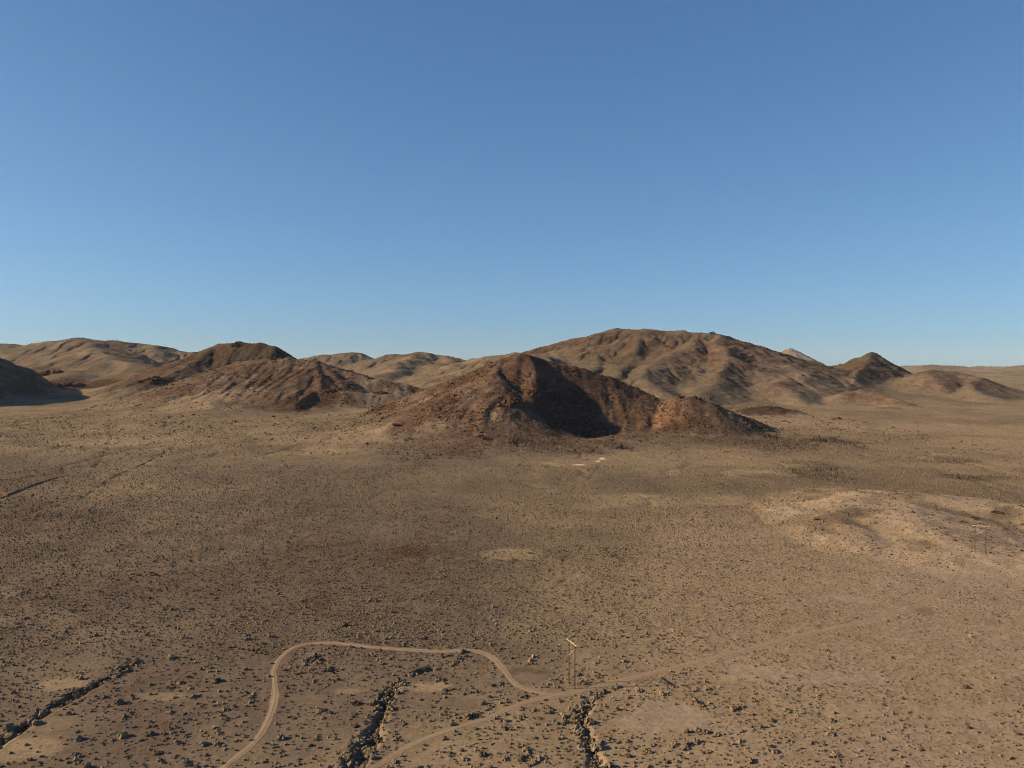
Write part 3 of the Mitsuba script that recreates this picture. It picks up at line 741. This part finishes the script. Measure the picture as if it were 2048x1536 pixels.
# the three hundred that show largest, each a bush of its own
BUSH_TONES = ('grey green', 'olive', 'straw coloured', 'dark')
singles = {}
for t in range(4):
    for k, (v, f) in enumerate(DETAILED):
        sh = 0.82 + 0.36*np.random.default_rng(900 + k).random((len(v), 1))
        singles[t, k] = shape_of(v, f, 'brush_material', None, None, np.clip(PAL[t]*sh*0.98, 0, 1))
ORDER = 'leftmost second third fourth fifth sixth seventh eighth ninth tenth eleventh twelfth thirteenth fourteenth fifteenth sixteenth seventeenth eighteenth nineteenth'.split()
COUNT = 'no one two three four five six seven eight nine ten eleven twelve thirteen fourteen fifteen sixteen seventeen eighteen nineteen'.split()
def where_is(x, y):
    """words for the spot that a bush stands on"""
    for (P, w, d), nme in zip(GULLY_LINES[:3], ('leftmost gully', 'middle gully', 'right gully')):
        dist = np.hypot(P[:, 0] - x, P[:, 1] - y); k = int(dist.argmin())
        if dist[k] < w*1.7 and P[k, 1] > 200:
            L = P[P[:, 1] > 208]; s = np.hypot(L[:, 0] - x, L[:, 1] - y).argmin()/len(L)
            part = ('low in', 'lower in', 'halfway up', 'higher in', 'at the head of')[min(4, int(s*5))]
            side = 'on left bank' if x < P[k, 0] - w*0.35 else 'on right bank' if x > P[k, 0] + w*0.35 else 'in bed'
            return f'{side} {part} the {nme}'
    for (P, w), nme in zip(ROAD_LINES, ('the dirt road', 'the right-hand track', 'the near track')):
        k = int(np.hypot(P[:, 0] - x, P[:, 1] - y).argmin())
        if math.hypot(P[k, 0] - x, P[k, 1] - y) < 8:
            return f'just {"left" if x < P[k, 0] else "right"} of {nme}'
    row = 'nearest' if y < 226 else 'near' if y < 244 else 'farther'
    if x < -92: return f'on {row} flat left of the road'
    if x < -46: return f'on {row} flat between road and gully'
    if x < 24: return f'on {row} flat left of right gully'
    if x < 70: return f'on {row} flat right of right gully'
    if x < 115: return f'on {row} pale flat at lower right'
    return f'on {row} pale flat at far lower right'
same = {}
for i in best:
    big = 'large' if size[i] > 1.35 else 'mid-sized' if size[i] > 1.0 else 'small'
    same.setdefault((big, BUSH_TONES[ci[i]], where_is(bx[i], by[i])), []).append(i)
n = 0
for (big, tone, spot), found in same.items():
    found = sorted(found, key=lambda i: bx[i]/by[i])
    for r, i in enumerate(found):
        key = 'sagebrush' if n == 0 else f'sagebrush_{n:03d}'
        scene[key] = {**singles[int(ci[i]), n % 10], 'to_world': T().translate([float(bx[i]), float(by[i]), float(bz[i])]).rotate([0, 0, 1], float(math.degrees(turn[i]))).scale([float(size[i]), float(size[i]), float(high[i])])}
        m = len(found)
        if m == 1: lab = f'{big} {tone} bush {spot}'
        elif m == 2: lab = f'{("left", "right")[r]} one of two {big} {tone} bushes {spot}'
        elif m < 20: lab = f'{"rightmost" if r == m - 1 else ORDER[r]} of {COUNT[m]} {big} {tone.split()[0]} bushes {spot}'
        else: lab = f'{big} {tone} bush {spot}'
        if len(lab.split()) > 16: lab = lab.replace('mid-sized ', '').replace(' large ', ' ')
        tag(key, lab, 'bush', 'sagebrush bushes nearest the camera')
        n += 1

# ---------------------------------------------------------------- rubble and crags on the hills
def rock(g, n=9, flat=0.75):
    p = g.normal(size=(n, 3)); p /= np.linalg.norm(p, axis=1, keepdims=True); p *= (0.75 + 0.5*g.random((n, 1)))*[1, 1, flat]
    h = trimesh.convex.convex_hull(p)
    return np.array(h.vertices), np.array(h.faces)
gr = np.random.default_rng(404)
ROCKS = [rock(gr) for _ in range(12)]
rx, ry = gr.uniform(-900, 700, 260000), gr.uniform(880, 1900, 260000)
rough, hh = bilinear(rocky_grid, rx, ry), bilinear(h_raw, rx, ry)
gyz, gxz = np.gradient(Z, CELL); slope = np.hypot(gxz, gyz); slr = bilinear(slope, rx, ry)
p = np.clip(rough*sstep(1.5, 12, hh)*(0.25 + 0.75*sstep(0.25, 0.65, slr))*(0.6 + 1.2*fb(rx, ry, 40, 3, 81)), 0, 1)
p = p*np.where(ry > 1320, 0.28, 1.0)
pick = gr.random(len(rx)) < p*1.1
rx, ry = rx[pick], ry[pick]; qx, qy = gr.uniform(215, 560, 6000), gr.uniform(430, 680, 6000)      # and stones on the pale mound
_, qm = surface(qx, qy); on = (qm['each'][list(HILLS).index('low_mound')] > 3.5) & (gr.random(6000) < 0.45 + 0.8*fb(qx, qy, 40, 2, 83))
rx, ry = np.concatenate([rx, qx[on]]), np.concatenate([ry, qy[on]])
rz = ground_at(rx, ry)
rs = np.where(ry < 700, 0.55, 1.0)*np.exp(gr.normal(math.log(0.9), 0.45, len(rx)))*np.where(ry > 1320, 1.35, 1.0)
vs, fs, at = [], [], 0
for k, (v, f) in enumerate(ROCKS):
    i = np.arange(k, len(rx), len(ROCKS)); a = gr.random(len(i))*6.28; c, s = np.cos(a)[:, None], np.sin(a)[:, None]
    Xr = np.stack([(v[:, 0]*c - v[:, 1]*s)*rs[i, None] + rx[i, None], (v[:, 0]*s + v[:, 1]*c)*rs[i, None] + ry[i, None], v[:, 2]*rs[i, None] + rz[i, None] + 0.1*rs[i, None]], -1)
    fs.append((f[None] + (np.arange(len(i))*len(v))[:, None, None] + at).reshape(-1, 3)); vs.append(Xr.reshape(-1, 3)); at += Xr.shape[0]*Xr.shape[1]
scene['rubble'] = shape_of(np.vstack(vs), np.vstack(fs), 'rock_material')
tag('rubble', 'dark boulders and rubble strewn over the rocky hills', 'rocks', kind='stuff')
CRAG_LABELS = ('dark crag at the top of the shaded hollow of the central hill', 'rocky knob on the spur just above the dark crag', 'dark outcrop low on the front foot of the central hill', 'smaller dark outcrop just up left of the front foot outcrop', 'dark outcrop halfway up the left flank of the central hill', 'small outcrop just below the left flank one on the central hill', 'dark rock rim on the small butte right of the central hill', 'rock rim on the right end of the small butte', 'rocks on the right ridge of the central hill near its peak', 'rocks on the right ridge of the central hill halfway down', 'dark rocks at the left end of the long cliff of the left hill', 'dark rocks in the middle of the long cliff of the left hill', 'dark rocks at the right end of the long cliff of the left hill', 'dark rocks low at the left foot of the long cliff', 'rocks near the summit of the dark hill left of centre', "rocks on the shoulder below the dark left hill's summit", 'dark cliffy outcrop on the left slope of the gullied hill', "small rocky point on the big mountain's right skyline", 'dark cliff in the canyon behind the shaded left hill', 'upper dark cliff in the canyon behind the shaded left hill', 'rocky knob on the spur crest left of the shaded hollow, highest of the three', "rocks on the left skyline of the central hill's peak", 'dark rocks on the crest of the pale mound at the right edge', "small dark rocks just left of those on the mound's crest", 'lowest small dark rocks on the pale mound above the far power line frame')
for n, ((cx, cy, w, h), lab) in enumerate(zip(CRAGS, CRAG_LABELS)):
    parts = []
    for k in range(16):
        a, q = gr.random()*6.28, math.sqrt(gr.random())
        ox, oy = math.cos(a)*q*w*0.5, math.sin(a)*q*w*0.3
        s = w*(0.10 + 0.10*gr.random())
        oz = float(ground_at(cx + ox, cy + oy)[0])
        parts.append((rock(gr, 11, 1.0), np.array([cx + ox, cy + oy, oz + h*0.10]), np.array([s, s*0.8, h*(0.25 + 0.4*gr.random()*(1 - q*0.6))])))
    v, f = lumps(parts)
    key = 'rock_outcrop' if n == 0 else f'rock_outcrop_{n:03d}'
    scene[key] = shape_of(v, f, 'rock_material')
    tag(key, lab, 'rock outcrop', 'rock outcrops on the hills')

# ---------------------------------------------------------------- pale heaps of mine waste at the foot of the hill, and a pale washed patch
TAIL_LABELS = ('largest white heap of mine waste below the shaded hollow', 'smaller white heap just below the largest white one', 'long thin pale streak of mine waste left of the white heaps', 'thin pale washed streak on the flat above the power line frame')
for n, (cx, cy, ax, ay) in enumerate(TAILINGS):
    q, a = np.meshgrid(np.linspace(0, 1, 14), np.linspace(0, 2*math.pi, 48, endpoint=False))
    edge = 1 + 0.4*fb(np.cos(a)*2 + n*9, np.sin(a)*2, 1.0, 3, 91)
    px, py = cx + (q*edge*np.cos(a)*ax).ravel(), cy + (q*edge*np.sin(a)*ay).ravel()
    qq = q.ravel()
    pz = ground_at(px, py) + 0.1 + (0.4 if n < 3 else 0.05)*(1 - qq**2)*(0.7 + 0.4*fb(px, py, 5, 2, 92)) - 0.5*sstep(0.86, 1, qq)
    i, j = np.meshgrid(np.arange(48), np.arange(13), indexing='ij'); a0, b0 = i*14 + j, ((i + 1) % 48)*14 + j
    f = np.stack([a0, a0 + 1, b0 + 1, a0, b0 + 1, b0], -1).reshape(-1, 3)
    v = np.column_stack([px, py, pz])
    key = ('tailings_heap' if n == 0 else f'tailings_heap_{n:03d}') if n < 3 else 'washed_patch'
    scene[key] = shape_of(v, f, 'tailings_material', vertex_normals(v, f)*[1, 1, 1], np.column_stack([qq, qq]))
    tag(key, TAIL_LABELS[n], 'mine waste' if n < 3 else None, kind='structure' if n == 3 else None)

# ---------------------------------------------------------------- two timber H-frames of a power line
def rod(p, q, r0, r1, seg=10):
    p, q = np.array(p, float), np.array(q, float); z = (q - p)/np.linalg.norm(q - p)
    x = np.cross(z, [0, 0, 1] if abs(z[2]) < 0.9 else [1, 0, 0]); x /= np.linalg.norm(x); y = np.cross(z, x)
    a = np.arange(seg)/seg*2*math.pi; ring = np.cos(a)[:, None]*x + np.sin(a)[:, None]*y
    v = np.vstack([p + ring*r0, q + ring*r1, [p], [q]]); i = np.arange(seg); k = (i + 1) % seg
    return v, np.vstack([np.stack([i, k, k + seg], 1), np.stack([i, k + seg, i + seg], 1), np.stack([k, i, i*0 + 2*seg], 1), np.stack([i + seg, k + seg, i*0 + 2*seg + 1], 1)])
def beam(p, q, wide, tall):
    p, q = np.array(p, float), np.array(q, float); z = (q - p)/np.linalg.norm(q - p)
    s = np.cross(z, [0, 0, 1]); s /= np.linalg.norm(s); u = np.cross(z, s)
    b = trimesh.creation.box((1, 1, 1)); v = np.array(b.vertices)
    return (p + q)/2 + v[:, :1]*z*np.linalg.norm(q - p) + v[:, 1:2]*s*wide + v[:, 2:]*u*tall, np.array(b.faces)
def h_frame(key, base, along, gap, arm, height, label):
    d = np.array([*along, 0.0]); d /= np.linalg.norm(d)
    mid = np.array([*base, 0.0]); side = np.array([-d[1], d[0], 0.0]); feet = []
    def part(name, mesh, mat, n=0, lab=None):
        k = f'{key}__{name}' if n == 0 else f'{key}__{name}_{n:03d}'
        scene[k] = mikit.ply(trimesh.Trimesh(*mesh, process=False), mat, smooth=40)
        if lab: tag(k, lab)
    zs = [float(ground_at(*(mid + s*gap/2*d)[:2])[0]) for s in (-1, 1)]; top = np.mean(zs) + height
    for n, s in enumerate((-1, 1)):
        foot = mid + s*gap/2*d; foot[2] = zs[n] - 0.6; feet.append(foot)
        tip = foot.copy(); tip[2] = top + 0.55
        part('pole', rod(foot, tip, 0.22, 0.15, 12), 'pole_wood', n)
    at = lambda s, z, o=0.0: mid*[1, 1, 0] + d*s + side*o + np.array([0, 0, z])
    part('crossarm', beam(at(-arm/2, top, 0.25), at(arm/2, top, 0.25), 0.13, 0.28), 'arm_wood', 0, 'pale weathered crossarm beam')
    part('crossarm', beam(at(-arm/2, top, -0.25), at(arm/2, top, -0.25), 0.13, 0.28), 'arm_wood', 1, 'pale weathered crossarm beam')
    part('brace', beam(at(-gap/2, top - 1.9, 0.19), at(gap/2, top - 5.6, 0.19), 0.08, 0.13), 'arm_wood', 0)
    part('brace', beam(at(-gap/2, top - 5.6, -0.19), at(gap/2, top - 1.9, -0.19), 0.08, 0.13), 'arm_wood', 1)
    for n, s in enumerate((-arm/2 + 0.3, 0, arm/2 - 0.3)):
        discs = [(rod((0, 0, -0.16), (0, 0, 0), 0.14, 0.08, 10), at(s, top - 0.32 - 0.19*k), np.ones(3)) for k in range(5)]
        part('insulator', lumps(discs), 'porcelain', n)
    tag(key, label, 'utility pole frame', 'timber frames of the power line')
h_frame('power_line_frame', (22.6, 266.3), (1.8, -4.3), 4.7, 8.0, 16.7, 'timber power line frame of two poles with a pale crossarm beside the dirt road')
h_frame('power_line_frame_001', (288.8, 436.2), (5.0, -2.9), 5.6, 9.0, 16.7, 'far timber power line frame with thin poles on the pale stony mound at right')

# ---------------------------------------------------------------- the air, which pales what is far
scene['air'] = {'type': 'homogeneous', 'albedo': {'type': 'rgb', 'value': (0.95, 0.96, 0.97)}, 'sigma_t': {'type': 'rgb', 'value': (HAZE, HAZE*1.15, HAZE*1.4)}}
scene['haze'] = {'type': 'cube', 'to_world': T().translate([0, 0, 400]).scale([36000, 36000, 700]), 'bsdf': {'type': 'null'}, 'interior': {'type': 'ref', 'id': 'air'}}
scene['camera']['medium'] = {'type': 'ref', 'id': 'air'}
tag('haze', 'thin pale haze over the far country', kind='stuff')
